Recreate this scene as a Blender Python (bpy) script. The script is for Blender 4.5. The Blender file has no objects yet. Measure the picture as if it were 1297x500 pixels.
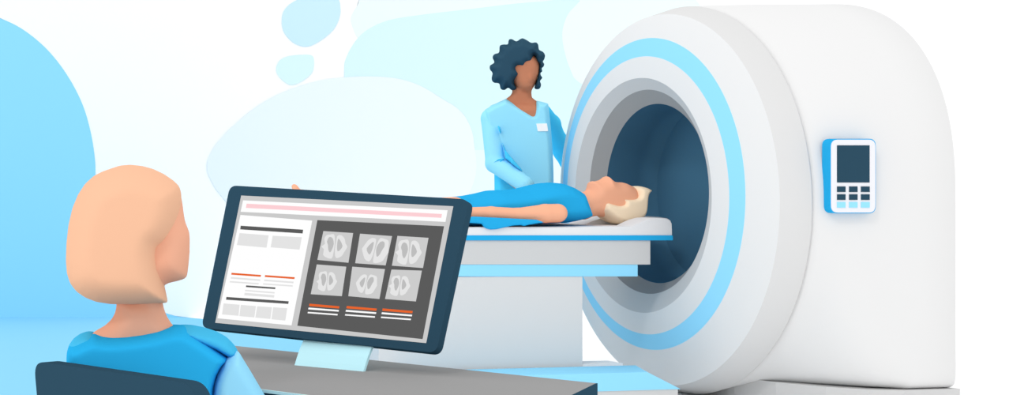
import bpy, bmesh, math
import numpy as np
from math import sin, cos, radians, pi

# ------------------------------------------------------------------ camera model
F, PX, PY, H = 2600.0, -150.0, 200.0, 1.192      # focal length and principal point in photo pixels, eye height
S = bpy.context.scene
COL = S.collection

def at(x, y, d):
    return np.array([(x - PX) / F * d, d, H - (y - PY) / F * d])

def ray(x, y):
    return np.array([(x - PX) / F, 1.0, -(y - PY) / F])

def on_floor(x, y, z=0.0):
    d = (H - z) * F / (y - PY)
    return np.array([(x - PX) / F * d, d])

# ------------------------------------------------------------------ materials
def lin(h):
    c = [int(h[i:i + 2], 16) / 255 for i in (0, 2, 4)]
    return [v / 12.92 if v <= .04045 else ((v + .055) / 1.055) ** 2.4 for v in c]

MATS = {}
def mat(name, hexa, gain=1.02, rough=.9, spec=.0, grain=0.0):
    if name in MATS:
        return MATS[name]
    m = bpy.data.materials.new(name)
    m.use_nodes = True
    nt = m.node_tree
    b = nt.nodes['Principled BSDF']
    c = [min(.97, v / gain) for v in lin(hexa)]
    b.inputs['Base Color'].default_value = (*c, 1)
    b.inputs['Roughness'].default_value = rough
    b.inputs['Specular IOR Level'].default_value = spec
    if grain:
        tc = nt.nodes.new('ShaderNodeTexCoord')
        nz = nt.nodes.new('ShaderNodeTexNoise')
        nz.inputs['Scale'].default_value = 40
        mx = nt.nodes.new('ShaderNodeMix')
        mx.data_type = 'RGBA'
        mx.inputs[6].default_value = (*[v * (1 - grain) for v in c], 1)
        mx.inputs[7].default_value = (*[min(.98, v * (1 + grain)) for v in c], 1)
        nt.links.new(tc.outputs['Object'], nz.inputs['Vector'])
        nt.links.new(nz.outputs['Fac'], mx.inputs[0])
        nt.links.new(mx.outputs[2], b.inputs['Base Color'])
    MATS[name] = m
    return m

def screen_mat(name, hexa):
    if name in MATS:
        return MATS[name]
    m = bpy.data.materials.new(name)
    m.use_nodes = True
    b = m.node_tree.nodes['Principled BSDF']
    b.inputs['Base Color'].default_value = (0, 0, 0, 1)
    b.inputs['Specular IOR Level'].default_value = 0
    b.inputs['Emission Color'].default_value = (*lin(hexa), 1)
    b.inputs['Emission Strength'].default_value = 1
    MATS[name] = m
    return m

WHITE = mat('white_paint', 'ffffff', 1.0)
M_SKYBLUE = mat('sky_blue_plastic', '98dfff', 1.05)
M_MID = mat('bright_blue_plastic', '2aabe4')
M_DARK = mat('slate_blue_plastic', '2d4a5c', grain=.01)
M_SHELL = mat('pale_grey_shell', 'f1f1f1', 1.17)
M_FLANGE = mat('light_grey_band', 'e5e5e5', 1.17)
M_LGREY = mat('silver_grey', 'cbcbcb', 1.0)
M_MGREY = mat('middle_grey', '999999', .9)

# ------------------------------------------------------------------ object helpers
def tag(o, label, cat, group=None, kind=None):
    if label: o['label'] = label
    if cat: o['category'] = cat
    if group: o['group'] = group
    if kind: o['kind'] = kind
    return o

def root(name, loc, label, cat, group=None):
    o = bpy.data.objects.new(name, None)
    COL.objects.link(o)
    o.location = [float(v) for v in loc]
    o.empty_display_size = .1
    return tag(o, label, cat, group)

def origin(o):
    p = np.zeros(3)
    while o is not None:
        p += np.array(o.location)
        o = o.parent
    return p

def mesh(name, V, Fc, mats, parent=None, smooth=False, mi=None, label=None):
    """one mesh object from world-space vertices"""
    me = bpy.data.meshes.new(name)
    V = np.asarray(V, float)
    if parent is not None:
        V = V - origin(parent)
    me.from_pydata(V.tolist(), [], [list(map(int, f)) for f in Fc])
    for m in (mats if isinstance(mats, (list, tuple)) else [mats]):
        me.materials.append(m)
    if mi is not None:
        me.polygons.foreach_set('material_index', mi)
    if smooth:
        me.polygons.foreach_set('use_smooth', [True] * len(me.polygons))
    me.update()
    o = bpy.data.objects.new(name, me)
    COL.objects.link(o)
    if parent is not None:
        o.parent = parent
    if label:
        o['label'] = label
    return o

def fix_normals(o):
    bm = bmesh.new(); bm.from_mesh(o.data)
    bmesh.ops.recalc_face_normals(bm, faces=bm.faces)
    bm.to_mesh(o.data); bm.free()
    return o

def bevel(o, w, seg=3, ang=40):
    m = o.modifiers.new('bevel', 'BEVEL')
    m.width = w; m.segments = seg; m.limit_method = 'ANGLE'; m.angle_limit = radians(ang)
    m.harden_normals = False
    return o

class MB:
    """collects prisms for one mesh; each prism may have its own material"""
    def __init__(s): s.V, s.F, s.M = [], [], []
    def prism(s, lower, upper, m=0):
        n, k = len(lower), len(s.V)
        s.V += [tuple(p) for p in lower] + [tuple(p) for p in upper]
        bm = bmesh.new()                           # triangulated caps so that concave outlines fill properly
        vs = [bm.verts.new(tuple(map(float, p))) for p in upper]
        for i, v in enumerate(vs): v.index = i
        bm.verts.ensure_lookup_table()
        fc = bm.faces.new(vs)
        if n > 4:
            res = bmesh.ops.triangulate(bm, faces=[fc], ngon_method='EAR_CLIP')['faces']
        else:
            res = [fc]
        caps = [[v.index for v in f.verts] for f in res]
        bm.free()
        for c in caps:
            s.F.append([k + n + i for i in c]); s.M.append(m)
            s.F.append([k + i for i in reversed(c)]); s.M.append(m)
        for i in range(n):
            j = (i + 1) % n
            s.F.append([k + i, k + j, k + n + j, k + n + i]); s.M.append(m)
    def build(s, name, mats, parent=None, smooth=False, label=None):
        o = mesh(name, s.V, s.F, mats, parent, smooth, s.M, label)
        return fix_normals(o)

def smooth_poly(pts, n=5):
    """closed Catmull-Rom through the points"""
    p = np.asarray(pts, float); N = len(p); out = []
    for i in range(N):
        a, b, c, d = p[i - 1], p[i], p[(i + 1) % N], p[(i + 2) % N]
        for t in np.arange(n) / n:
            out.append(.5 * (2 * b + (c - a) * t + (2 * a - 5 * b + 4 * c - d) * t * t + (3 * b - a - 3 * c + d) * t ** 3))
    return np.array(out)

def round_poly(pts, r, n=6):
    """polygon with its corners rounded"""
    p = np.asarray(pts, float); N = len(p); out = []
    rr = r if isinstance(r, (list, tuple)) else [r] * N
    for i in range(N):
        a, b, c = p[i - 1], p[i], p[(i + 1) % N]
        u = (a - b) / np.linalg.norm(a - b); v = (c - b) / np.linalg.norm(c - b)
        if rr[i] <= 0: out.append(b); continue
        for t in np.linspace(0, 1, n):
            out.append((1 - t) ** 2 * (b + u * rr[i]) + 2 * t * (1 - t) * b + t * t * (b + v * rr[i]))
    return np.array(out)

class Frame:
    """upright frame: u to the right, w away, z up; alpha turns it about the vertical"""
    def __init__(s, o, alpha):
        s.o = np.array([o[0], o[1], 0.0])
        s.r = np.array([cos(alpha), -sin(alpha), 0]); s.k = np.array([sin(alpha), cos(alpha), 0])
    def px(s, x, y, w=0.0):
        g = ray(x, y)
        t = (s.o @ s.k + w) / (g @ s.k)
        p = g * t
        return np.array([(p - s.o) @ s.r, H + p[2]])
    def pxs(s, pts, w=0.0):
        return np.array([s.px(x, y, w) for x, y in pts])
    def p3(s, x, y, w=0.0):
        u, z = s.px(x, y, w)
        return np.array([u, w, z])
    def world(s, u, w, z):
        return s.o + np.outer(np.atleast_1d(u), s.r) + np.outer(np.atleast_1d(w), s.k) + np.outer(np.atleast_1d(z), [0, 0, 1])
    def prism(s, mb, uz, w0, w1, m=0):
        uz = np.asarray(uz)
        n = len(uz)
        mb.prism(s.world(uz[:, 0], np.full(n, w1), uz[:, 1]), s.world(uz[:, 0], np.full(n, w0), uz[:, 1]), m)

# ------------------------------------------------------------------ implicit bodies
def poly_sd(P, Xu, Xz):
    d = np.full(np.broadcast(Xu, Xz).shape, 1e9); sgn = np.ones_like(d)
    N = len(P)
    for i in range(N):
        a, b = P[i], P[i - 1]
        e = b - a
        wx, wz = Xu - a[0], Xz - a[1]
        t = np.clip((wx * e[0] + wz * e[1]) / (e @ e + 1e-12), 0, 1)
        d = np.minimum(d, (wx - e[0] * t) ** 2 + (wz - e[1] * t) ** 2)
        c1 = Xz >= a[1]; c2 = Xz < b[1]; c3 = e[0] * wz > e[1] * wx
        fl = (c1 & c2 & c3) | (~c1 & ~c2 & ~c3)
        sgn = np.where(fl, -sgn, sgn)
    return sgn * np.sqrt(d)

def infl(P, D, T, w0=0.0, slope=0.0):
    """solid of rounded thickness: outline P in (u, z), half thickness T reached at depth D inside the outline"""
    P = np.asarray(P)
    def f(U, W, Z):
        d2 = poly_sd(P, U[:, 0, :], Z[0, 0, :][None, :])[:, None, :]
        q = np.maximum(1 + d2 / D, 0)
        return (np.sqrt(q * q + ((W - w0 - slope * (Z - P[:, 1].mean())) / T) ** 2) - 1) * min(D, T)
    f.box = (P[:, 0].min(), w0 - T - abs(slope) * .3, P[:, 1].min(), P[:, 0].max(), w0 + T + abs(slope) * .3, P[:, 1].max())
    return f

def cone(a, b, ra, rb=None):
    rb = ra if rb is None else rb
    a, b = np.array(a, float), np.array(b, float)
    def f(U, W, Z):
        e = b - a
        t = np.clip(((U - a[0]) * e[0] + (W - a[1]) * e[1] + (Z - a[2]) * e[2]) / (e @ e + 1e-12), 0, 1)
        return np.sqrt((U - a[0] - t * e[0]) ** 2 + (W - a[1] - t * e[1]) ** 2 + (Z - a[2] - t * e[2]) ** 2) - (ra + (rb - ra) * t)
    r = max(ra, rb); lo = np.minimum(a, b) - r; hi = np.maximum(a, b) + r
    f.box = (*lo, *hi)
    return f

def chain(pts, rad):
    return [cone(pts[i], pts[i + 1], rad[i], rad[i + 1]) for i in range(len(pts) - 1)]

def ell(c, r):
    c, r = np.array(c, float), np.array(r, float)
    def f(U, W, Z):
        return (np.sqrt(((U - c[0]) / r[0]) ** 2 + ((W - c[1]) / r[1]) ** 2 + ((Z - c[2]) / r[2]) ** 2) - 1) * r.min()
    f.box = (*(c - r), *(c + r))
    return f

def union(fs, k=.012):
    def f(U, W, Z):
        v = None
        for g in fs:
            x = g(U, W, Z)
            if v is None: v = x
            else:
                h = np.clip(.5 + .5 * (v - x) / k, 0, 1)
                v = v + (x - v) * h - k * h * (1 - h)
        return v
    B = np.array([g.box for g in fs])
    f.box = (*B[:, :3].min(0), *B[:, 3:].max(0))
    return f

def cut(f0, fs):
    def f(U, W, Z):
        v = f0(U, W, Z)
        for g in fs: v = np.maximum(v, -g(U, W, Z))
        return v
    f.box = f0.box
    return f

def solid(name, frame, f, m, parent, h=.006, label=None):
    """surface nets over the implicit function -> one smooth mesh"""
    b = np.array(f.box); lo = b[:3] - 2.5 * h; hi = b[3:] + 2.5 * h
    n = np.ceil((hi - lo) / h).astype(int) + 1
    ax = [lo[i] + h * np.arange(n[i]) for i in range(3)]
    U, W, Z = ax[0][:, None, None], ax[1][None, :, None], ax[2][None, None, :]
    G = np.broadcast_to(f(U, W, Z), tuple(n)).astype(float)
    ins = G < 0
    c = [n[i] - 1 for i in range(3)]
    acc = np.zeros((*c, 3)); cnt = np.zeros(c)
    sl = lambda o, i: slice(o, o + c[i])
    for axis in range(3):
        for o1 in (0, 1):
            for o2 in (0, 1):
                oth = [i for i in range(3) if i != axis]
                off0 = [0, 0, 0]; off0[oth[0]] = o1; off0[oth[1]] = o2
                off1 = list(off0); off1[axis] = 1
                A = G[sl(off0[0], 0), sl(off0[1], 1), sl(off0[2], 2)]
                Bq = G[sl(off1[0], 0), sl(off1[1], 1), sl(off1[2], 2)]
                x = (A < 0) != (Bq < 0)
                t = np.where(x, A / np.where(x, A - Bq, 1), 0)
                for i in range(3):
                    acc[..., i] += np.where(x, off0[i] + (t if i == axis else 0), 0)
                cnt += x
    mask = cnt > 0
    idx = -np.ones(c, int); idx[mask] = np.arange(mask.sum())
    ii = np.argwhere(mask)
    P = lo + h * (ii + acc[mask] / cnt[mask][:, None])
    quads = []
    for axis in range(3):
        oth = [i for i in range(3) if i != axis]
        a0 = [slice(None)] * 3; a1 = [slice(None)] * 3
        a0[axis] = slice(0, -1); a1[axis] = slice(1, None)
        x = ins[tuple(a0)] != ins[tuple(a1)]
        e = np.argwhere(x)
        e = e[(e[:, oth[0]] > 0) & (e[:, oth[1]] > 0) & (e[:, oth[0]] < c[oth[0]]) & (e[:, oth[1]] < c[oth[1]])]
        q = []
        for d1, d2 in ((1, 1), (0, 1), (0, 0), (1, 0)):
            g = e.copy(); g[:, oth[0]] -= d1; g[:, oth[1]] -= d2
            q.append(idx[g[:, 0], g[:, 1], g[:, 2]])
        q = np.array(q).T
        s = ins[tuple(a0)][e[:, 0], e[:, 1], e[:, 2]]
        if axis == 1: s = ~s
        q[~s] = q[~s][:, ::-1]
        quads.append(q)
    Q = np.concatenate(quads)
    # one gentle relaxation
    nb = np.zeros_like(P); k = np.zeros(len(P))
    for i in range(4):
        for j in ((i + 1) % 4,):
            np.add.at(nb, Q[:, i], P[Q[:, j]]); np.add.at(k, Q[:, i], 1)
    P = P * .5 + nb / np.maximum(k, 1)[:, None] * .5
    V = frame.world(P[:, 0], P[:, 1], P[:, 2])
    return mesh(name, V, Q, m, parent, True, None, label)

def hand_fs(base, d, side, up, s=1.0, curl=.35):
    """palm, four fingers and a thumb; d points along the hand, side across it towards the thumb, up out of its back"""
    base, d, side, up = [np.array(v, float) for v in (base, d, side, up)]
    d /= np.linalg.norm(d); side -= d * (side @ d); side /= np.linalg.norm(side); up = np.cross(d, side) * np.sign(np.cross(d, side) @ up)
    fs = []
    for i in range(4):
        o = (i - 1.5) * .019 * s
        fs += [cone(base + side * -o * .6, base + d * .085 * s - side * o, .014 * s, .011 * s)]
        L = (.075, .083, .076, .058)[i] * s
        p = base + d * .088 * s - side * o
        a = 0
        for q, fr in enumerate((.42, .33, .25)):
            n = p + (d * cos(a) - up * sin(a)) * L * fr
            fs.append(cone(p, n, (.0088 - .0008 * q) * s, (.008 - .0008 * q) * s))
            p = n; a += curl
    p = base + d * .025 * s + side * .028 * s
    n = p + (d * .6 + side * .7) * .035 * s
    fs += [cone(base + d * .01, p, .014 * s, .012 * s), cone(p, n, .0115 * s, .0095 * s), cone(n, n + (d * .9 + side * .25 - up * .2) * .03 * s, .0095 * s, .008 * s)]
    return fs

# ================================================================== SETTING
def box_mesh(name, lo, hi, m, kind=None, parent=None):
    mb = MB()
    a = [(lo[0], lo[1], lo[2]), (hi[0], lo[1], lo[2]), (hi[0], hi[1], lo[2]), (lo[0], hi[1], lo[2])]
    b = [(x, y, hi[2]) for x, y, _ in a]
    mb.prism(a, b)
    o = mb.build(name, m, parent)
    if kind: o['kind'] = kind
    return o

WALL_D = 15.3
box_mesh('floor', (-8, -6, -.1), (18, WALL_D + .2, 0), WHITE, 'structure')
box_mesh('wall_back', (-8, WALL_D, 0), (18, WALL_D + .2, 3.6), WHITE, 'structure')

def blob(pts, hexa, layer, label, n=6, sharp=False):
    d = WALL_D - .0015 * layer
    p = np.asarray(pts, float) if sharp else smooth_poly(pts, n)
    P = np.array([at(x, y, WALL_D) for x, y in p])
    P[:, 2] = np.clip(P[:, 2], .003, 3.5)
    lo = P.copy(); hi = P.copy(); lo[:, 1] = d + .0014; hi[:, 1] = d
    mb = MB(); mb.prism(lo, hi)
    o = mb.build('mural_art', mat('mural_' + hexa, hexa, 1.12 if hexa != '98dfff' else 1.06))
    return tag(o, label, 'wall mural', 'painted shapes on the white wall')

blob([(445, 30), (452, 8), (475, -15), (600, -20), (720, -20), (700, 20), (560, 60), (470, 60)], 'f5fdff', 1,
     'faint almost white painted shape along top edge, above the large pale cyan one')
blob([(436, 92), (439, 72), (452, 50), (468, 36), (495, 25), (540, 18), (600, 11), (650, 5), (685, 2), (730, 0), (800, 20),
      (830, 120), (800, 215), (700, 200), (640, 196), (560, 196), (480, 190), (440, 150)], 'e1fbff', 2,
     'large pale cyan painted shape on wall behind the standing dark-haired person')
blob([(712, 50), (716, 25), (728, 8), (760, -15), (850, -20), (900, 30), (900, 110), (800, 130), (738, 107), (722, 88)], 'f3ffff', 3,
     'nearly white rounded painted shape on wall beside the top left of the scanner')
blob([(520, 215), (535, 198), (565, 192), (620, 190), (700, 196), (760, 230), (740, 270), (640, 290), (540, 290), (515, 250)], 'edfeff', 3,
     'very pale cyan painted shape low on wall, behind the reclining person and standing one')
blob([(262, 213), (265, 198), (276, 180), (298, 157), (328, 133), (360, 116), (400, 103), (440, 97.5), (480, 97), (510, 101), (535, 110),
      (558, 124), (580, 138), (593, 155), (600, 180), (600, 230), (560, 290), (450, 330), (330, 300), (282, 250), (268, 230)], 'f4fcff', 4,
     'wide faint blue-white hill-shaped painted form on wall above the tilted monitor')
blob([(357, 30), (359, 15), (369, 4), (385, -3), (405, -6), (426, -4), (431, 10), (429, 25), (421, 39), (405, 52), (389, 59), (373, 55), (361, 43)], 'd5f3ff', 3,
     'small light blue pebble-shaped painted spot at top of wall, larger of the two spots')
blob([(350, 86), (354, 77), (364, 71.5), (380, 69.5), (394, 70), (397.5, 76), (396, 90), (388, 99), (376, 106), (366, 107), (356, 100), (351, 93)], 'e3fcff', 3,
     'tiny pale cyan painted spot on wall under the larger pebble-shaped spot')
blob(list(smooth_poly([(-260, 190), (-200, 90), (-120, 30), (-40, 10), (0, 23), (30, 38), (60, 63), (85, 95), (104, 131), (115, 168), (120.5, 205), (121, 235),
      (126, 285), (150, 345), (185, 384), (211, 396.6), (238, 401.6), (300, 402)], 6)[:-12]) + [(240, 402.05), (-300, 402.05), (-300, 260)], '98dfff', 2,
     'big sky blue rounded painted shape on wall behind the seated person', sharp=True)

# sky blue floor covering that meets the blue wall shape
fp = [(-420, 402.3), (236, 402.3), (256, 404.3), (290, 408), (330, 413), (370, 420), (405, 428), (425, 438), (436, 455), (430, 480), (400, 520), (300, 600), (0, 640), (-300, 600), (-420, 500)]
Pf = np.array([on_floor(x, y) for x, y in fp])
mb = MB()
mb.prism([(x, y, .0) for x, y in Pf], [(x, y, .004) for x, y in Pf])
tag(mb.build('floor_mat', mat('blue_floor_vinyl', '98dfff', 1.17)), 'flat sky blue mat on floor under desk, running to the wall', 'mat')

# ================================================================== SCANNER
PHI = radians(77.2821)
NRM = np.array([-sin(PHI), -cos(PHI), 0])          # the way the scanner's mouth faces
UP = np.array([0, 0, 1.0])
G0 = at(872, 253, 10.4)
BED = Frame(G0, PHI - pi / 2)                      # u into the scanner, w away from the camera
g = root('mri_scanner', (G0[0], G0[1], 0), 'huge pale grey ring-shaped medical scanner with sky blue ring and dark opening', 'scanner')
NSEG = 160
TH = np.linspace(0, 2 * pi, NSEG, endpoint=False)

def ring(a, r, dz):
    c = G0 + a * NRM + dz * UP
    return c + r * (np.outer(np.cos(TH), -BED.k) + np.outer(np.sin(TH), UP))

def lathe(name, prof, m, label=None, cap=False):
    V = np.concatenate([ring(*p) for p in prof]); Fc = []
    for i in range(len(prof) - 1):
        for j in range(NSEG):
            k = (j + 1) % NSEG
            Fc.append([i * NSEG + j, i * NSEG + k, (i + 1) * NSEG + k, (i + 1) * NSEG + j])
    if cap:
        Fc.append(list(range((len(prof) - 1) * NSEG, len(prof) * NSEG)))
    o = mesh(name, V, Fc, m, g, False, None, label)
    for p in o.data.polygons: p.use_smooth = len(p.vertices) == 4
    return fix_normals(o)

R_FL, R_CV = (.0279, .9775, 0), (.1602, .9333, .0033)
R_BO, R_BI = (.2327, .7836, .0319), (.2582, .6984, .0249)
R_LI, R_GR, R_DK = (.2764, .5903, .0247), (.2378, .5137, .0423), (.1799, .452, .0335)
def mid(p, q, t, push=0.0):
    return tuple(np.array(p) * (1 - t) + np.array(q) * t + np.array([push, 0, 0]))
lathe('flange_band', [(.012, .95, 0), (.022, .9765, 0), R_FL, R_CV], M_FLANGE, 'slightly darker grey band round the front cover')
lathe('front_cover', [R_CV, mid(R_CV, R_BO, .5, .006), R_BO], M_SHELL)
lathe('accent_ring', [R_BO, mid(R_BO, R_BI, .5, .002), R_BI], M_SKYBLUE, 'sky blue ring')
lathe('inner_cover', [R_BI, mid(R_BI, R_LI, .5, .003), R_LI], M_SHELL)
lathe('bore_rim', [R_LI, R_GR], M_LGREY, 'silver grey bevelled rim')
lathe('bore_funnel', [R_GR, R_DK], M_MGREY, 'middle grey bevel')
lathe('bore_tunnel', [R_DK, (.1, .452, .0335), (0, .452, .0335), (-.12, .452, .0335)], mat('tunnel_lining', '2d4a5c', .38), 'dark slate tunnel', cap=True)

# housing: round at the top, straight on the near side, ending in a kick base
def section(a, wn, top, n=2.5, nl=40, zb=.112, far=.96):
    zc = .98
    pts = []
    for t in np.linspace(0, pi, 61):               # near side over the top to the far side
        c, s_ = cos(t), sin(t)
        w = -(wn if c > 0 else far) * np.sign(c) * abs(c) ** (2 / n)
        pts.append((w, zc + (top - zc) * s_ ** (2 / n)))
    for t in np.linspace(0, pi / 2, 16)[1:]:       # far lower quarter
        pts.append((far * cos(t), zc - (zc - zb) * sin(t)))
    for t in np.linspace(pi / 2, 0, 26)[1:-1]:     # near lower quarter: round by the flange, square further back
        pts.append((-wn * cos(t) ** (2 / nl), zc - (zc - zb) * sin(t) ** (2 / nl)))
    base = G0 + a * NRM
    return np.array([[*(base + w * BED.k)[:2], z] for w, z in pts])
A_REAR = -.742
secs = [section(*q) for q in ((.016, .945, 1.93, 2, 2, .045), (.012, .962, 1.947, 2, 2, .025), (.0, .972, 1.955, 2.02, 2.02, .016), (-.025, .979, 1.96, 2.06, 2.08, .02),
        (-.08, .982, 1.963, 2.15, 2.4, .05), (-.15, .984, 1.964, 2.3, 3.4, .08), (-.24, .985, 1.966, 2.42, 6, .1), (-.35, .986, 1.968, 2.5, 14, .112),
        (-.5, .988, 1.971, 2.5, 40, .112), (A_REAR + .012, .99, 1.976, 2.5, 40, .112), (A_REAR, .98, 1.966, 2.5, 40, .112))]
n = len(secs[0]); V = np.concatenate(secs); Fc = []
for i in range(len(secs) - 1):
    for j in range(n):
        k = (j + 1) % n
        Fc.append([i * n + j, i * n + k, (i + 1) * n + k, (i + 1) * n + j])
Fc.append(list(range((len(secs) - 1) * n, len(secs) * n)))
rel = (secs[0] - G0)                                # front wall between the outline and the round cover
an = np.arctan2(rel[:, 2], rel @ -BED.k)
V = np.concatenate([V, G0 + .016 * NRM + .93 * (np.outer(np.cos(an), -BED.k) + np.outer(np.sin(an), UP))])
Fc += [[j, (j + 1) % n, len(secs) * n + (j + 1) % n, len(secs) * n + j] for j in range(n)]
o = mesh('housing', V, Fc, M_SHELL, g)
for p in o.data.polygons: p.use_smooth = len(p.vertices) == 4
fix_normals(o)
mb = MB()
kb = [(.05, -.3), (.1, -.55), (.2, -.78), (.32, -.93), (.46, -.987), (-A_REAR + .012, -.992), (-A_REAR + .012, .45), (.05, .45)]
lo = [G0 + u * -NRM + w * BED.k for u, w in kb]
mb.prism([(p[0], p[1], 0) for p in lo], [(p[0], p[1], .113) for p in lo])
mb.build('kick_base', M_LGREY, g, label='grey strip along the floor')

# control panel on the near flank
WS = -.987
WF = WS - .036
pb = MB()
def rect(x0, y0, x1, y1, w): return BED.pxs([(x0, y0), (x1, y0), (x1, y1), (x0, y1)], w)
BED.prism(pb, round_poly(rect(1051.5, 175.6, 1109.3, 270, WF), .035, 8), WF, WS + .02)
panel = pb.build('control_panel', M_MID, g, label='bright blue backed control unit')
b2 = MB(); BED.prism(b2, round_poly(rect(1052.3, 176.8, 1108, 269, WF), .034, 8), WF - .004, WF + .002)
b2.build('faceplate', mat('faceplate_grey', 'e8e9ee'), panel)
b2 = MB(); BED.prism(b2, rect(1059.3, 184, 1100.4, 231, WF), WF - .006, WF)
b2.build('screen', M_DARK, panel, label='dark rectangular display')
for r, (y0, y1) in enumerate(((236, 243), (245.9, 253), (255.7, 262.8))):
    for x0, x1 in ((1059.3, 1069.8), (1074.6, 1085), (1089.6, 1100.4)):
        b2 = MB(); BED.prism(b2, rect(x0, y0, x1, y1, WF), WF - .007, WF)
        b2.build('key', M_DARK if r < 2 else M_SKYBLUE, panel, label='dark slate key' if r < 2 else 'sky blue key')

# ================================================================== SCAN TABLE
t0 = BED.world(BED.px(610, 465, -.22)[0], 0, 0)[0]
tb = root('scan_table', t0, 'grey and blue patient table on pedestal leading into the scanner opening', 'patient table')
def slab(name, px_pts, w0, w1, m, bv=.0, parent=tb, label=None, ref=None):
    b = MB(); BED.prism(b, BED.pxs(px_pts, w0 if ref is None else ref), w0, w1)
    o = b.build(name, m, parent, label=label)
    if bv: bevel(o, bv)
    return o
mt = [(345, 288), (600, 288.5), (700, 288.5), (760, 287), (842, 286.6), (848, 287.2), (850.6, 289.5), (851, 298.2), (345, 298.2)]
MV = mat('mattress_vinyl', 'e7e7e9')
slab('mattress', mt, -.25, .25, MV, .006)
hb = MB()
BED.prism(hb, BED.pxs([(736, 291), (741, 284), (751, 279.5), (764, 275.4), (788, 273.3), (812, 273), (833, 274.4), (845, 276.2), (849.5, 279.5), (851.2, 291)], .098), .098, .25)
BED.prism(hb, BED.pxs([(800, 297.5), (800, 287), (808, 283), (817, 279), (826, 276.6), (835, 275.8), (843, 276.6), (848.3, 278.6), (850.6, 283), (851.2, 297.5)], -.25), -.2506, -.112)
bevel(hb.build('headrest', MV, tb, label='raised cushion wings beside the head'), .008)
slab('top_plate', [(340, 298), (852.5, 298), (852.5, 304.3), (340, 304.3)], -.256, .256, M_MID, .002, label='bright blue plate under the mattress')
slab('carriage_beam', [(342, 304), (824, 304), (824, 335), (342, 335)], -.248, .248, M_LGREY, .003, label='silver grey beam')
slab('guide_rail', [(344, 334.8), (808, 334.8), (808, 350), (344, 350)], -.245, .245, M_SKYBLUE, .003, label='sky blue rail')
zf = BED.px(600, 350, -.24)[1]
pu0, pu1 = BED.px(480, 400, -.24)[0], BED.px(738, 400, -.24)[0]
b = MB(); BED.prism(b, [(pu0, .03), (pu1, .03), (pu1, zf), (pu0, zf)], -.24, .2)
bevel(b.build('pedestal', M_FLANGE, tb), .003)
zt = BED.px(760, 460.5, -.235)[1]
b = MB(); BED.prism(b, [(pu0 - .03, 0), (BED.px(789, 462, -.235)[0], 0), (BED.px(789, 462, -.235)[0], zt), (pu0 - .03, zt)], -.235, -.1)
b.build('foot_plate', mat('foot_plate_white', 'f7f7f7'), tb)

# step in front of the pedestal
WB, WFR = -.262, -.56
zs = BED.px(700, 465, WB)[1]
zk = BED.px(700, 497, WFR)[1]
u0 = BED.px(500, 465, WB)[0]
ub = BED.px(805, 465, WB)[0]
uft = BED.px(820, 473, WFR)[0]; ufb = BED.px(862, 497, WFR)[0]
st = root('step', BED.world((u0 + ub) / 2, -.41, 0)[0], 'low sky blue step on floor in front of the table pedestal', 'step')
V = [BED.world(*p)[0] for p in ((u0, WB, zk), (ub + .02, WB, zk), (ufb, WFR, zk), (u0, WFR, zk), (u0, WB, zs), (ub, WB, zs), (uft, WFR, zs), (u0, WFR, zs))]
fix_normals(mesh('tread', V, [[0, 1, 2, 3], [4, 5, 6, 7], [0, 1, 5, 4], [1, 2, 6, 5], [2, 3, 7, 6], [3, 0, 4, 7]], M_SKYBLUE, st))
mb = MB(); q = [BED.world(*p)[0] for p in ((u0 + .01, WB - .01, 0), (ub, WB - .01, 0), (ufb - .012, WFR + .004, 0), (u0 + .01, WFR + .004, 0))]
mb.prism(q, [p + np.array([0, 0, zk]) for p in q])
mb.build('kick_base', M_LGREY, st, label='grey strip along the floor')

# ================================================================== PATIENT
SKIN_L = mat('fair_skin', 'fab694', 1.06)
SHIRT = mat('blue_cotton', '2aabe4', 1.04)
pt = root('person', BED.world(BED.px(600, 290, 0)[0], 0, BED.px(600, 288, -.25)[1])[0],
          'person lying on back on the scan table in bright blue clothes, head at scanner opening', 'person')
X = BED.px; X3 = BED.p3
head = infl(smooth_poly(X and BED.pxs([(722, 246), (736, 243.5), (744.5, 241), (747, 235), (748.2, 231), (750.5, 229.3), (754, 229.8), (757.5, 228.6), (761, 227.8), (765, 225.3), (768.3, 223), (771, 225.8),
        (775.5, 229), (780, 230.6), (788, 231), (795, 233.8), (801.5, 238), (806, 250), (803, 268), (790, 278), (770, 276), (757, 273.5), (748, 274.5), (738, 278), (726, 270)]), 4), .055, .075)
arm = lambda w: chain([X3(706.5, 269.8, w), X3(690, 270.2, w), X3(655, 272, w), X3(622, 270, w + .004), X3(592, 268.8, w + .01), X3(578, 269, w + .012)], [.0455, .045, .033, .0325, .0245, .023])
tor = infl(BED.pxs([(540, 262), (590, 255), (660, 246), (690, 238), (706, 238), (728, 246), (738, 270), (720, 277), (690, 279), (640, 281), (540, 281)]), .08, .152)
legs = []
for w in (-.1, .1):
    legs += chain([X3(575, 268, w * .9), X3(490, 267, w), X3(405, 273, w)], [.072, .052, .036])
    legs += chain([X3(398, 275, w), X3(394, 262, w), X3(383, 246, w * 1.1)], [.034, .03, .024])
    for q in range(5):
        ww = w * 1.1 + (q - 1.0) * .016 * (1 if w > 0 else -1)
        top = (236.0, 238.6, 240, 241.8, 244)[q]
        legs += chain([X3(384 - q * .4, 249, ww), X3(374, top + 1.5, ww), X3(372.3, top, ww)], [.013, .0125 - .002 * (q > 0), .0118 - .003 * (q > 0)])
hands = []
for w, sg in ((-.188, -1), (.212, 1)):
    b0 = X3(580, 269, w)
    hands += hand_fs(b0, (-1, 0, -.08), (0, 0, 1), (0, sg, 0), .95, .3)
solid('body', BED, union([head, tor] + arm(-.2) + arm(.2) + legs + hands, .008), SKIN_L, pt, .0048)
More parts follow.
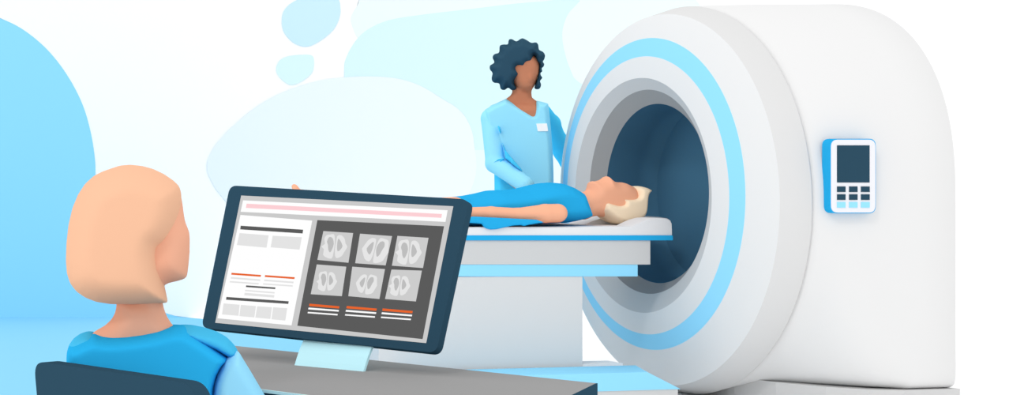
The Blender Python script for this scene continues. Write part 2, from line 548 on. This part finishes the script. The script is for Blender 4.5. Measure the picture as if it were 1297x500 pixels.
neckless = BED.pxs([(500, 256), (560, 251), (590, 247.5), (606, 244.5), (620, 241), (640, 240.4), (655, 239), (665, 236.6), (675, 234), (686, 231.8), (697, 231), (708, 232), (718, 236), (728.5, 242.5), (734, 258), (740.5, 275),
                    (733, 277.8), (722, 280.5), (710, 282.3), (690, 283.3), (640, 286.5), (590, 286.3), (500, 286.5)])
solid('shirt', BED, infl(neckless, .07, .168), SHIRT, pt, .005)
hem = BED.pxs([(556, 279), (611, 283.5), (613, 287), (617, 289.7), (622, 290.8), (630, 290.2), (640, 287.8), (650, 285.6), (660, 285), (664, 286.2), (670, 284.6), (690, 281.5), (680, 278), (600, 274)], -.262)
solid('shirt_tail', BED, infl(hem, .008, .012, -.258), SHIRT, pt, .004)
tl = []
for w in (-.1, .1):
    tl += chain([X3(585, 268, w * .8), X3(490, 267, w), X3(410, 273, w)], [.072, .06, .05])
solid('trousers', BED, union(tl, .03), SHIRT, pt, .008)
hair = BED.pxs([(800, 236.8), (805.5, 235.4), (811, 236.3), (815.5, 238.2), (818.2, 240.7), (816.5, 243.8), (813.8, 246.5), (812.6, 251), (811.8, 262), (810.4, 270), (806.5, 276.5), (799, 281.6), (789, 284), (778, 283.4), (769.5, 279.6),
                (762.5, 274.2), (757, 270), (754, 266.5), (753.8, 259.5), (756, 255.2), (760.5, 254), (767, 255.8), (774, 257.4), (779, 256.3), (777.5, 253), (776.6, 248.6), (784, 249.4), (793, 249.2), (797.3, 247), (798.3, 241.5)])
solid('hair', BED, infl(smooth_poly(hair, 3), .028, .092), mat('blond_hair', 'f9e0c2', .95), pt, .0042, 'pale blond hair')

# ================================================================== STANDING PERSON
NUR = Frame(at(655, 200, 11.15), math.atan2(805, 2600))
SKIN_D = mat('brown_skin', 'c17e60', .95)
SCRUB = mat('light_blue_scrubs', '98dfff', .95)
SCRUB_SHADE = mat('shaded_blue_scrubs', '48bdee', .8)  # darker copy of the scrub blue, with shade put into the colour
np_ = root('person', (NUR.o[0], NUR.o[1], 0), 'standing person with dark curly hair and light blue scrubs, leaning over the scan table', 'person')
X3 = NUR.p3
z1 = lambda pts: [(600 + x / 5, 40 + y / 5) for x, y in pts]      # from a five times enlarged crop
face = NUR.pxs(z1([(300, 150), (350, 140), (400, 165), (417, 205), (415, 245), (402, 300), (383, 347), (347, 387), (325, 387), (300, 378), (262, 345), (245, 300), (240, 220)]))
neck = NUR.pxs(z1([(243, 350), (244, 385), (232, 405), (200, 428), (160, 450), (200, 520), (300, 560), (380, 560), (420, 520), (420, 448), (396, 438), (368, 416), (364, 370), (350, 340), (260, 340)]))
torso = NUR.pxs([(640, 128), (680, 130), (692, 138), (695, 180), (697, 240), (697, 260), (628, 260), (628, 200), (619, 150)])
SH = X3(622, 148, -.04); EL = X3(626, 209, -.11); WR = X3(672, 245, -.27)
arm_pts = [SH, EL, WR]
SH2 = X3(687, 145, .06); EL2 = X3(709, 180, .31); WR2 = X3(723, 218, .36)
bodyf = [infl(smooth_poly(face, 3), .05, .085, -.005), ell(X3(652, 84, .01), (.085, .09, .1)), infl(neck, .035, .052, .01), infl(torso, .05, .09)]
bodyf += chain(arm_pts, [.04, .036, .026]) + chain([SH2, X3(698, 160, .2), EL2, WR2], [.034, .034, .032, .024])
bodyf += [ell(X3(671.5, 99, -.078), (.012, .016, .02)), ell(X3(669, 108, -.068), (.018, .01, .007))]
bodyf += hand_fs(WR + (WR - EL) * .06, (WR - EL), (0, -.5, 1), (0, 1, 1), .95, .35)
bodyf += hand_fs(WR2 + (WR2 - EL2) * .06, (WR2 - EL2), (-1, -.6, 0), (1, .8, 0), .95, .3)
for sx in (-1, 1):
    bodyf += chain([(.02 + sx * .085, 0, .92), (.02 + sx * .09, -.01, .5), (.02 + sx * .095, .02, .09)], [.08, .055, .04])
solid('body', NUR, union(bodyf, .012), SKIN_D, np_, .0066)
hz = z1([(310, 42), (340, 56), (365, 71), (395, 68), (409, 84), (414, 114), (440, 129), (452, 150), (447, 175), (437, 190), (447, 204), (443, 221), (430, 232), (435, 250), (422, 263), (427, 280), (435, 293), (420, 312), (427, 335), (420, 358), (402, 365), (384, 357),
          (391, 330), (405, 290), (414, 240), (413, 207), (397, 196), (383, 153), (381, 185), (370, 204), (342, 211), (330, 235), (312, 241), (281, 235), (301, 275), (270, 308), (261, 330), (277, 360), (258, 374), (236, 368), (218, 354), (195, 370), (170, 361), (161, 328), (126, 322), (113, 298), (119, 262), (103, 240), (103, 215), (131, 195), (119, 165), (130, 143), (160, 132), (165, 90), (190, 81), (216, 80), (222, 52), (241, 47), (270, 62), (290, 50)])
solid('hair', NUR, infl(smooth_poly(NUR.pxs(hz), 4), .045, .125, .01), mat('dark_hair', '2d4a5c', .9), np_, .0052, 'short dark curly hair')
tun = NUR.pxs([(641, 125), (675, 145.3), (679.6, 127.3), (687, 129), (694.3, 131.2), (696, 145), (698, 165), (700, 190), (701, 215), (701.3, 246), (665, 247), (648, 230), (626, 216), (620, 195), (616, 165), (613, 145), (614, 139), (626, 132)])
solid('tunic', NUR, infl(tun, .03, .112), SCRUB, np_, .004)
solid('sleeve', NUR, union([cone(X3(622.5, 150, -.045), X3(627, 207, -.115), .055, .048), cone(X3(627, 207, -.115), X3(666, 234, -.25), .05, .044),
                            cone(X3(629, 143, -.02), X3(622.5, 150, -.045), .05, .052)], .012), SCRUB, np_, .005)
solid('sleeve', NUR, union(chain([X3(687, 142, .06), X3(697, 157, .2), X3(706, 178, .3), X3(712, 192, .32), X3(718, 206, .34)], [.046, .052, .05, .045, .04]), .02), SCRUB_SHADE, np_, .005, 'mid blue sleeve with painted shade, beside the scanner')  # far arm: same scrubs, its shade painted in as a darker blue
tr = [infl(NUR.pxs([(626, 215), (660, 215), (699, 222), (700, 262), (690, 280), (640, 280), (626.5, 262)]), .04, .108)]
for sx in (-1, 1):
    tr += chain([(.02 + sx * .08, 0, .85), (.02 + sx * .09, -.01, .5), (.02 + sx * .095, .02, .12)], [.1, .075, .065])
solid('trousers', NUR, union(tr, .03), SCRUB_SHADE, np_, .008, 'mid blue trousers with painted shade')  # darker blue paints the shade on the clothing below the forearm
for sx in (-1, 1):
    b_ = (.02 + sx * .1, 0, 0)
    solid('shoe', NUR, cut(union([cone((b_[0], .05, .045), (b_[0], -.13, .03), .045, .04)], .01), [lambda U, W, Z: Z + 0 * U + 0 * W]), WHITE, np_, .007)
z2 = lambda pts: [(600 + x / 4, 120 + y / 4) for x, y in pts]
bd = NUR.pxs(z2([(317, 146), (371, 145), (377, 184), (325, 185)]), -.115)
b = MB(); NUR.prism(b, bd, -.118, -.098)
b.build('name_badge', WHITE, np_, label='blank white badge on the chest')
def shade_strip(pts, w, T, slope=0.0):  # thin strip coloured as the shade in folds and between sleeve and torso
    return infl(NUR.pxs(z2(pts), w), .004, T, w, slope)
solid('sleeve_fold_shade', NUR, union([shade_strip([(137, 222), (150, 252), (166, 290), (184, 310), (160, 322), (157, 285)], -.13, .03), shade_strip([(157, 285), (170, 292), (205, 335), (222, 352), (200, 352), (160, 322)], -.16, .035), shade_strip([(190, 318), (205, 335), (236, 368), (252, 394), (218, 368), (190, 345)], -.195, .04)], .004), SCRUB_SHADE, np_, .0036, 'darker blue strip of painted fold shade')
solid('sleeve_fold_shade', NUR, shade_strip([(121, 155), (134, 164), (140, 203), (128, 182)], -.125, .05), SCRUB_SHADE, np_, .0036, 'darker blue strip of painted fold shade')
solid('sleeve_fold_shade', NUR, union([shade_strip([(92, 350), (122, 326), (158, 319), (152, 327), (124, 333)], -.166, .014), shade_strip([(116, 353), (130, 336), (157, 320), (138, 344)], -.166, .014)], .002), SCRUB_SHADE, np_, .0036, 'darker blue strip of painted fold shade')

# ================================================================== DESK
ZD = .73
A = on_floor(755, 485, ZD); Bk = on_floor(300, 438, ZD); Fr = on_floor(330, 492.5, ZD); Fr2 = on_floor(377, 499.6, ZD); E2 = on_floor(724, 500, ZD)
bd_ = (Bk - A) / np.linalg.norm(Bk - A)
ed = (E2 - A) / np.linalg.norm(E2 - A)
M2 = np.array([bd_, -ed]).T
tt = np.linalg.solve(M2, A - Fr)                    # where the front edge meets the right-hand end
Cc = Fr + bd_ * tt[0]
L = 1.44
Bl = A + bd_ * L; Dl = Cc + bd_ * 1.12
desk = root('desk', (*((A + Bl + Cc + Dl) / 4), 0), 'grey-topped desk with dark slate sides under the tilted monitor', 'desk')
outl = [A, Bl, Dl, Cc]
mb = MB(); mb.prism([(x, y, ZD - .006) for x, y in outl], [(x, y, ZD) for x, y in outl])
mb.build('tabletop', mat('desk_grey', '999999', 1.02), desk)
fn = np.array([bd_[1], -bd_[0]]); fn = fn if fn @ (Cc - A) > 0 else -fn   # towards the sitter
mb = MB(); e_ = [Cc - bd_ * .0, Dl, Dl + fn * .004, Cc + fn * .004]
mb.prism([(x, y, ZD - .006) for x, y in e_], [(x, y, ZD + .0002) for x, y in e_])
mb.build('edge_trim', mat('pale_cyan_trim', 'd0f6f8'), desk, label='pale cyan strip along the front edge')
mb = MB(); e_ = [Cc, Dl, Dl - fn * .02, Cc - fn * .02]
mb.prism([(x, y, ZD - .06) for x, y in e_], [(x, y, ZD - .006) for x, y in e_])
mb.build('front_rail', M_DARK, desk)
en = np.array([ed[1], -ed[0]]); en = en if en @ bd_ < 0 else -en
for nm, p, q in (('end_panel', A, Cc), ('end_panel', Bl, Dl)):
    inn = bd_ * .03 if p is A else -bd_ * .03
    mb = MB(); e_ = [p, q, q + inn, p + inn]
    mb.prism([(x, y, 0) for x, y in e_], [(x, y, ZD - (.0058 if p is not A else .006)) for x, y in e_])
    mb.build(nm, M_DARK, desk)
# dark edge that caps the tabletop's end
mb = MB(); e_ = [A, Cc, Cc + en * .003, A + en * .003]
mb.prism([(x, y, 0.0) for x, y in e_], [(x, y, ZD) for x, y in e_])
mb.build('end_cap', M_DARK, desk)

# ================================================================== MONITOR
def rot(y, p, r):
    cy, sy, cp, sp, cr, sr = cos(y), sin(y), cos(p), sin(p), cos(r), sin(r)
    return np.array([[cy, -sy, 0], [sy, cy, 0], [0, 0, 1]]) @ np.array([[1, 0, 0], [0, cp, -sp], [0, sp, cp]]) @ np.array([[cr, 0, sr], [0, 1, 0], [-sr, 0, cr]])
MR = rot(radians(-45.6), radians(-18), radians(1.9))
MC = at(415.925, 335.968, 4.6)
CAM = np.array([0, 0, H])
def mpx(pts):
    out = []
    for x, y in pts:
        g_ = ray(x, y)
        t = (MC - CAM) @ MR[:, 1] / (g_ @ MR[:, 1])
        q = MR.T @ (CAM + g_ * t - MC)
        out.append((q[0], q[2]))
    return np.array(out)
def mplate(mb, xz, y0, y1, m=0):
    xz = np.asarray(xz)
    f = lambda y: np.array([MC + MR @ np.array([x, y, z]) for x, z in xz])
    mb.prism(f(y1), f(y0), m)
mon = root('monitor', (*on_floor(415, 466, ZD), ZD), 'wide dark-framed computer monitor tilted back on desk showing medical scans', 'monitor')
b = MB(); mplate(b, round_poly(mpx([(291.2, 234.6), (594, 252.3), (552.6, 446.8), (255, 414.8)]), .02, 8), 0, .022)
b.build('bezel', M_DARK, mon)
b = MB(); mplate(b, round_poly(mpx([(330, 262), (560, 275), (525, 425), (300, 402)]), .02, 6), .02, .04)
b.build('rear_housing', M_DARK, mon)
SC = {k: screen_mat('display_' + k, v) for k, v in dict(grey='cbcbcb', white='ffffff', pink='fdd0d5', dark='5b5b5b', pale='e4e4e4', orange='e9662e', tile='cdcdcd', lobe='e6e6e6', core='bebebe').items()}
b = MB(); mplate(b, mpx([(305.7, 247.6), (574.2, 261.2), (539.8, 434.3), (272.8, 408.6)]), -.0008, .002)
scr = b.build('screen', SC['grey'], mon, label='lit display')
L1, L2, L3, L4 = -.0014, -.0020, -.0026, -.0032
def ui(name, base, marks, label=None):
    keys = []
    def ix(k):
        if k not in keys: keys.append(k)
        return keys.index(k)
    b = MB()
    mplate(b, mpx(base[0]), L1, -.0004, ix(base[1]))
    for pts, k, lv in marks: mplate(b, mpx(pts), lv, L1 + .0002, ix(k))
    return b.build(name, [SC[k] for k in keys], scr, label=label)
def bar(x0, y0, x1, y1, th, sh=-.2):
    return [(x0, y0), (x1, y1), (x1 + sh * th, y1 + th), (x0 + sh * th, y0 + th)]
ui('header_bar', ([(308.3, 253.8), (567.2, 266.4), (564.5, 281), (305.2, 268.2)], 'white'),
   [([(313, 258.1), (560.2, 271.2), (559.4, 276), (312, 263.4)], 'pink', L2)], 'white bar with a pink line')
ui('record_panel', ([(305, 272.3), (395.7, 279.5), (369.5, 412), (276, 403)], 'white'), [
    ([(305.4, 286), (384.4, 291), (383.8, 295.8), (304.8, 290.6)], 'dark', L2),
    ([(304, 295.3), (340.7, 298.2), (338, 313.8), (300.6, 310.4)], 'pale', L2),
    ([(346, 298.7), (382.7, 300.6), (379.8, 316.2), (343.4, 313.3)], 'pale', L2),
    (bar(293.9, 345.6, 331.1, 348.3, 2.3), 'orange', L2), (bar(336.4, 348.5, 373.8, 351.2, 2.3), 'orange', L2),
    (bar(293.2, 350.9, 330.2, 353.9, 2), 'pale', L2), (bar(335.4, 354, 372.4, 356.8, 2), 'pale', L2),
    (bar(291.8, 356, 328.2, 358.6, 1.7), 'pale', L2), (bar(334, 358.8, 371.4, 361.4, 1.7), 'pale', L2),
    (bar(312.4, 361.5, 349.4, 364.1, 2.1), 'dark', L2), (bar(311.2, 367, 348.4, 370, 1.8), 'pale', L2), (bar(310.5, 370.9, 348, 373.9, 3), 'pale', L2),
    ([(287.4, 376.1), (366.2, 381.6), (365.6, 385), (286.8, 379.6)], 'dark', L2),
    ([(283.8, 384.3), (304, 386), (302.6, 400), (281.8, 398.2)], 'pale', L2), ([(305.6, 386.2), (324.6, 387.7), (322.6, 402), (303.8, 400.4)], 'pale', L2),
    ([(326.4, 387.9), (345, 389.2), (342.8, 404), (324, 402.2)], 'pale', L2), ([(346.6, 389.2), (364.2, 390.4), (361.8, 406), (344.4, 404.4)], 'pale', L2)],
   'white panel of grey boxes and coloured lines')
mk = []
for dx, dy in ((0, 0), (47.3, 2.9), (92.8, 6.0)):
    mk += [([(392.6 + dx, 384.7 + dy), (430.4 + dx, 388 + dy), (429.8 + dx, 390.7 + dy), (392 + dx, 387.6 + dy)], 'orange', L2),
           ([(391.5 + dx, 389.6 + dy), (429.7 + dx, 392.7 + dy), (429.3 + dx, 394.7 + dy), (391 + dx, 391.8 + dy)], 'white', L2),
           ([(390.6 + dx, 395 + dy), (428.2 + dx, 397.7 + dy), (427.8 + dx, 399.5 + dy), (390.2 + dx, 396.7 + dy)], 'white', L2)]
ui('viewer_panel', ([(402.4, 278.8), (562.7, 286.6), (535.5, 429.4), (377, 412.5)], 'dark'), mk, 'dark grey panel with orange and white lines')
tiles = [[(410.2, 292.8), (447.7, 295.3), (441.8, 332.8), (402.6, 329.2)], [(456.6, 296.1), (497, 299.2), (488.9, 336.2), (450.5, 333.4)], [(504, 298.9), (543.2, 301.4), (536.2, 339.5), (497, 336.5)],
         [(401.8, 335), (439, 337.9), (433.4, 375.1), (394.2, 372.6)], [(446.8, 337.9), (488, 340.9), (481, 378.7), (441.8, 375.1)], [(496.4, 341.5), (534.8, 342.9), (527.2, 381.8), (488.3, 378.7)]]
lobes = [('lobe', [(160, 112), (195, 104), (235, 98), (248, 128), (246, 200), (238, 260), (230, 300), (212, 357), (165, 352), (125, 322), (134, 262), (108, 232), (145, 205), (138, 152)], L3),
         ('core', [(190, 132), (225, 140), (238, 200), (218, 262), (196, 294), (180, 262), (178, 215), (168, 180)], L4),
         ('lobe', [(275, 120), (305, 108), (330, 118), (352, 150), (358, 195), (375, 232), (345, 280), (312, 330), (265, 352), (248, 330), (248, 255), (262, 180)], L3),
         ('core', [(285, 150), (305, 165), (328, 222), (305, 262), (276, 280), (272, 222)], L4)]
IM = np.linalg.inv(np.array([[313, -62], [20, 311]]))
vary = [(1, 0, 0, 0), (1.02, .02, .02, 1), (1.0, -.01, .02, 0), (.80, -.03, .04, 0), (.80, -.02, .05, 1), (.82, -.09, .03, 0)]
for T, (sc_, ox, oy, flip) in zip(tiles, vary):
    q = mpx(T)
    b = MB(); mplate(b, q, L2, L1 + .0002, 0)
    for k, pts, lv in lobes:
        uv = [IM @ (np.array(p) - (127, 65)) for p in smooth_poly(pts, 2)]
        uv = [((1.02 - u if flip else u), v) for u, v in uv]
        uv = [(.5 + (u - .5) * sc_ + ox, .5 + (v - .5) * sc_ + oy) for u, v in uv]
        P = [q[0] * (1 - u) * (1 - v) + q[1] * u * (1 - v) + q[2] * u * v + q[3] * (1 - u) * v for u, v in uv]
        mplate(b, P, lv, L2 + .0002, {'lobe': 1, 'core': 2}[k])
    b.build('scan_image', [SC['tile'], SC['lobe'], SC['core']], scr, label='grey square scan with two pale lobes')
# curved plate that carries the monitor
s0, s1 = on_floor(373, 462.3, ZD), on_floor(460.3, 470.3, ZD)
away = np.array([-(s1 - s0)[1], (s1 - s0)[0]]); away /= np.linalg.norm(away)
if away[1] < 0: away = -away
prof = [(0, 0), (.006, .012), (.016, .03), (.03, .05), (.05, .075), (.085, .12), (.115, .18), (.13, .22)]
dirw = (s1 - s0) / np.linalg.norm(s1 - s0)
V, Fc = [], []
for th in (0, .008):
    for a_, z_ in prof:
        for e, o_ in ((s0, -1), (s1, 1)):
            p = e + away * (a_ + th)
            V.append((p[0], p[1], ZD + z_))
n = len(prof)
for i in range(n - 1):
    Fc += [[2 * i, 2 * i + 1, 2 * i + 3, 2 * i + 2], [2 * n + 2 * i, 2 * n + 2 * i + 2, 2 * n + 2 * i + 3, 2 * n + 2 * i + 1],
           [2 * i, 2 * i + 2, 2 * n + 2 * i + 2, 2 * n + 2 * i], [2 * i + 1, 2 * n + 2 * i + 1, 2 * n + 2 * i + 3, 2 * i + 3]]
Fc += [[0, 2 * n, 2 * n + 1, 1], [2 * n - 2, 2 * n - 1, 4 * n - 1, 4 * n - 2]]
fix_normals(mesh('stand', V, Fc, mat('pale_cyan_plastic', 'c2f0ff', .98), mon, label='pale cyan curved stand'))

# ================================================================== SEATED PERSON
WO = Frame(at(175, 300, 4.0), math.atan2(325, 2600))
SKIN_P = mat('peach_skin', 'f5b597', 1.1)
wp = root('person', (WO.o[0], WO.o[1], 0), 'seated person with smooth peach bob seen from behind, blue vest over light sleeves', 'person')
X3 = WO.p3
hd = WO.pxs([(150, 232), (200, 236), (226, 243), (230.5, 254), (232.5, 268), (234.5, 280), (238, 289), (240.3, 298), (240.2, 318), (238.8, 336), (237, 349), (235.3, 352.3), (224, 356), (213, 358.5), (207.5, 362), (204, 372), (190, 385), (150, 370), (125, 320), (125, 260)])
nk = WO.pxs([(147, 375), (147.5, 388), (145.5, 397), (141, 405), (133, 412.5), (118, 421), (110, 432), (140, 455), (200, 455), (235, 425), (219.5, 413), (212, 402), (208, 392), (205.5, 380), (203, 370)])
tor = WO.pxs([(120, 432), (180, 430), (235, 424), (270, 440), (262, 520), (258, 640), (100, 640), (94, 520), (96, 450)])
fac = np.array([.83, .56])                          # the way the sitter faces, world
fu, fw = fac @ WO.r[:2], fac @ WO.k[:2]
RS = X3(274, 468, .0); RE = X3(330, 560, -.1); RW = RE + np.array([fu * .11, fw * .11, -.07])
LS = X3(120, 456, .05); LE = X3(135, 585, .2); LW = LE + np.array([fu * .2, fw * .2, -.01])
hips = np.array([(tor[:, 0].min() + tor[:, 0].max()) / 2, .0, .50])
sd = np.array([fw, -fu])
bf = [infl(smooth_poly(hd, 3), .05, .078, .005), infl(nk, .04, .055, .01), infl(tor, .06, .1, .01),
      ell(X3(233, 318, .055), (.012, .016, .02))]
bf += chain([RS, RE, RW], [.036, .034, .026]) + chain([LS, LE, LW], [.042, .036, .026])
for ww, aa in ((RW, RE), (LW, LE)):
    bf += hand_fs(ww + (ww - aa) * .06, ww - aa, (sd[0] * (1 if ww is LW else -1), sd[1] * (1 if ww is LW else -1), .2), (0, 0, 1), .95, .3)
for sg in (-1, 1):
    h0 = hips + np.array([sd[0] * .09 * sg, sd[1] * .09 * sg, 0])
    kn = h0 + np.array([fu * .42, fw * .42, 0.02]); an = kn + np.array([-fu * .02, -fw * .02, -.43])
    bf += chain([h0, kn, an, ], [.075, .055, .04])
solid('body', WO, union(bf, .012), SKIN_P, wp, .006)
hr = WO.pxs([(140, 213.5), (152, 209.5), (165, 208.4), (180, 210), (194, 213.8), (208, 220.5), (219, 228), (226.5, 235), (229.3, 243), (229.8, 254), (228, 268), (224, 284), (218, 298), (211, 308), (203.5, 314.5), (202.6, 322), (204, 336), (207, 355), (212.8, 382.5)])
hr2 = WO.pxs([(195, 384.2), (170, 385), (140, 384.3), (122, 381.5), (108, 376), (97, 368.5), (89, 358), (85, 346), (83.6, 330), (84.3, 308), (87, 284), (92, 263), (99, 246), (108, 232.5), (119, 222.5), (130, 217)])
solid('hair', WO, infl(np.concatenate([hr, hr2]), .055, .115, -.005), mat('peach_hair', 'f6c19f', 1.12), wp, .0042, 'peach bob cut')
VEST = mat('bright_blue_vest', '2aabe4', .98)
YOKE = mat('clear_blue_cotton', '49bfee', 1.08)
ve = WO.pxs([(120, 421.6), (130, 424), (142, 424.6), (160, 423.4), (180, 420.8), (200, 416.8), (219, 411.8), (233, 412.6), (248, 421), (262, 430), (278, 441.5), (291, 450.5), (281, 461), (275, 472), (271.5, 484), (270, 500), (268, 560), (264, 640), (95, 640), (85, 560), (84, 470), (84.6, 447), (86.5, 438.5), (92, 434), (104, 428)])
solid('vest', WO, infl(ve, .02, .115), VEST, wp, .0044)
yr = WO.pxs([(217, 413), (233, 411.8), (245, 412.4), (260, 415.6), (275, 420.4), (287, 426.8), (295.5, 435), (301.5, 443.2), (291, 452), (270, 440), (245, 430)], .03)
solid('shoulder_panel', WO, infl(yr, .012, .105, .02), YOKE, wp, .0044, 'clear blue shoulder panel')
yl = WO.pxs([(122, 423.5), (118, 420.2), (110, 420), (101, 423), (93, 428.6), (87, 437), (86, 446), (100, 442), (122, 432)], .03)
solid('shoulder_panel', WO, infl(yl, .012, .09, .02), YOKE, wp, .0044, 'clear blue shoulder panel')
sl = WO.pxs([(290, 450), (301.2, 443), (309, 456), (318.5, 471.5), (335.8, 501), (352, 530), (360, 570), (330, 585), (290, 580), (268, 545), (269, 500), (271, 484), (275.5, 470), (282, 458)], -.05)
solid('sleeve', WO, union([infl(sl, .02, .066, -.05), cone(X3(322, 545, -.06), RE, .05, .045), cone(RE, RE * .4 + RW * .6, .048, .042)], .02), mat('light_blue_sleeve', '98dfff', 1.06), wp, .0044, 'light blue sleeve')
solid('sleeve', WO, union(chain([LS, LE, LE * .4 + LW * .6], [.045, .047, .042]), .02), mat('light_blue_sleeve', '98dfff'), wp, .006, 'light blue sleeve')
tr = [ell(hips + np.array([0, 0, .04]), (.165, .135, .12))]
for sg in (-1, 1):
    h0 = hips + np.array([sd[0] * .09 * sg, sd[1] * .09 * sg, 0])
    kn = h0 + np.array([fu * .42, fw * .42, 0.02]); an = kn + np.array([-fu * .02, -fw * .02, -.39])
    tr += chain([h0, kn, an], [.095, .07, .06])
solid('trousers', WO, union(tr, .03), M_DARK, wp, .008)
for sg in (-1, 1):
    h0 = hips + np.array([sd[0] * .09 * sg, sd[1] * .09 * sg, 0])
    an = h0 + np.array([fu * .4, fw * .4, 0]); an[2] = .05
    solid('shoe', WO, cut(union([cone(an - np.array([fu * .03, fw * .03, 0]), an + np.array([fu * .16, fw * .16, -.015]), .05, .04)], .01), [lambda U, W, Z: Z + 0 * U + 0 * W]), WHITE, wp, .007)

# ================================================================== CHAIR
CH = Frame((.446, 3.74), radians(52))
seat_c = np.array([hips[0], hips[1]]); sw = (WO.o + seat_c[0] * WO.r + seat_c[1] * WO.k)
ch = root('office_chair', (sw[0], sw[1], 0), 'dark slate office chair back with rounded corners in front of the seated person', 'chair')
bp = CH.pxs([(52.5, 457), (63, 457), (246, 483.8), (256, 486.5), (260, 520), (255, 640), (62, 620), (55, 500)])
bp = CH.pxs([(52.6, 456), (254, 485), (263, 530), (258, 640), (66, 610)])
b = MB(); CH.prism(b, round_poly(bp, [.03, .035, .0, .06, .06], 9), -.02, .02)
bevel(b.build('backrest', M_DARK, ch), .006)
su = (sw - CH.o) @ CH.r; sk = (sw - CH.o) @ CH.k
b = MB(); n = 28
pl = [(su + .23 * np.sign(cos(t)) * abs(cos(t)) ** .5, sk + .21 * np.sign(sin(t)) * abs(sin(t)) ** .5) for t in np.linspace(0, 2 * pi, n, endpoint=False)]
b.prism([CH.world(u, w, .34)[0] for u, w in pl], [CH.world(u, w, .402)[0] for u, w in pl])
bevel(b.build('seat', M_DARK, ch), .015)
solid('back_bar', CH, union(chain([(su * .3, .03, .55), (su * .3, .035, .36), (su, sk, .325)], [.018, .018, .02]), .02), M_DARK, ch, .008)
solid('gas_column', CH, cone((su, sk, .33), (su, sk, .09), .025, .028), M_MGREY, ch, .008)
for i in range(5):
    a = 2 * pi * i / 5 + .3
    tip = (su + .28 * cos(a), sk + .28 * sin(a), .065)
    solid('base_leg', CH, cone((su, sk, .09), tip, .024, .016), M_DARK, ch, .008)
    solid('caster', CH, ell((tip[0], tip[1], .028), (.026, .026, .028)), M_MGREY, ch, .007)

# ================================================================== LIGHT AND CAMERA
w = bpy.data.worlds.new('World'); S.world = w; w.use_nodes = True
w.node_tree.nodes['Background'].inputs[0].default_value = (1, 1, 1, 1)
w.node_tree.nodes['Background'].inputs[1].default_value = 1.12
sun = bpy.data.lights.new('sun', 'SUN'); sun.energy = .45; sun.angle = radians(8)
so = bpy.data.objects.new('sun', sun); COL.objects.link(so)
from mathutils import Vector
so.rotation_euler = Vector((.5, .62, -.62)).to_track_quat('-Z', 'Y').to_euler()
so.location = (0, 0, 6)

cam = bpy.data.cameras.new('camera'); co = bpy.data.objects.new('camera', cam); COL.objects.link(co)
co.location = (0, 0, H); co.rotation_euler = (pi / 2, 0, 0)
cam.sensor_fit = 'HORIZONTAL'; cam.sensor_width = 36
cam.lens = 36 * F / 1297
cam.shift_x = (648.5 - PX) / 1297
cam.shift_y = -(250 - PY) / 1297
cam.clip_end = 100
S.camera = co
S.cycles.max_bounces = 8; S.cycles.diffuse_bounces = 6
vs = S.view_settings
vs.view_transform = 'Standard'; vs.look = 'None'; vs.exposure = 0; vs.gamma = 1; vs.use_curve_mapping = False
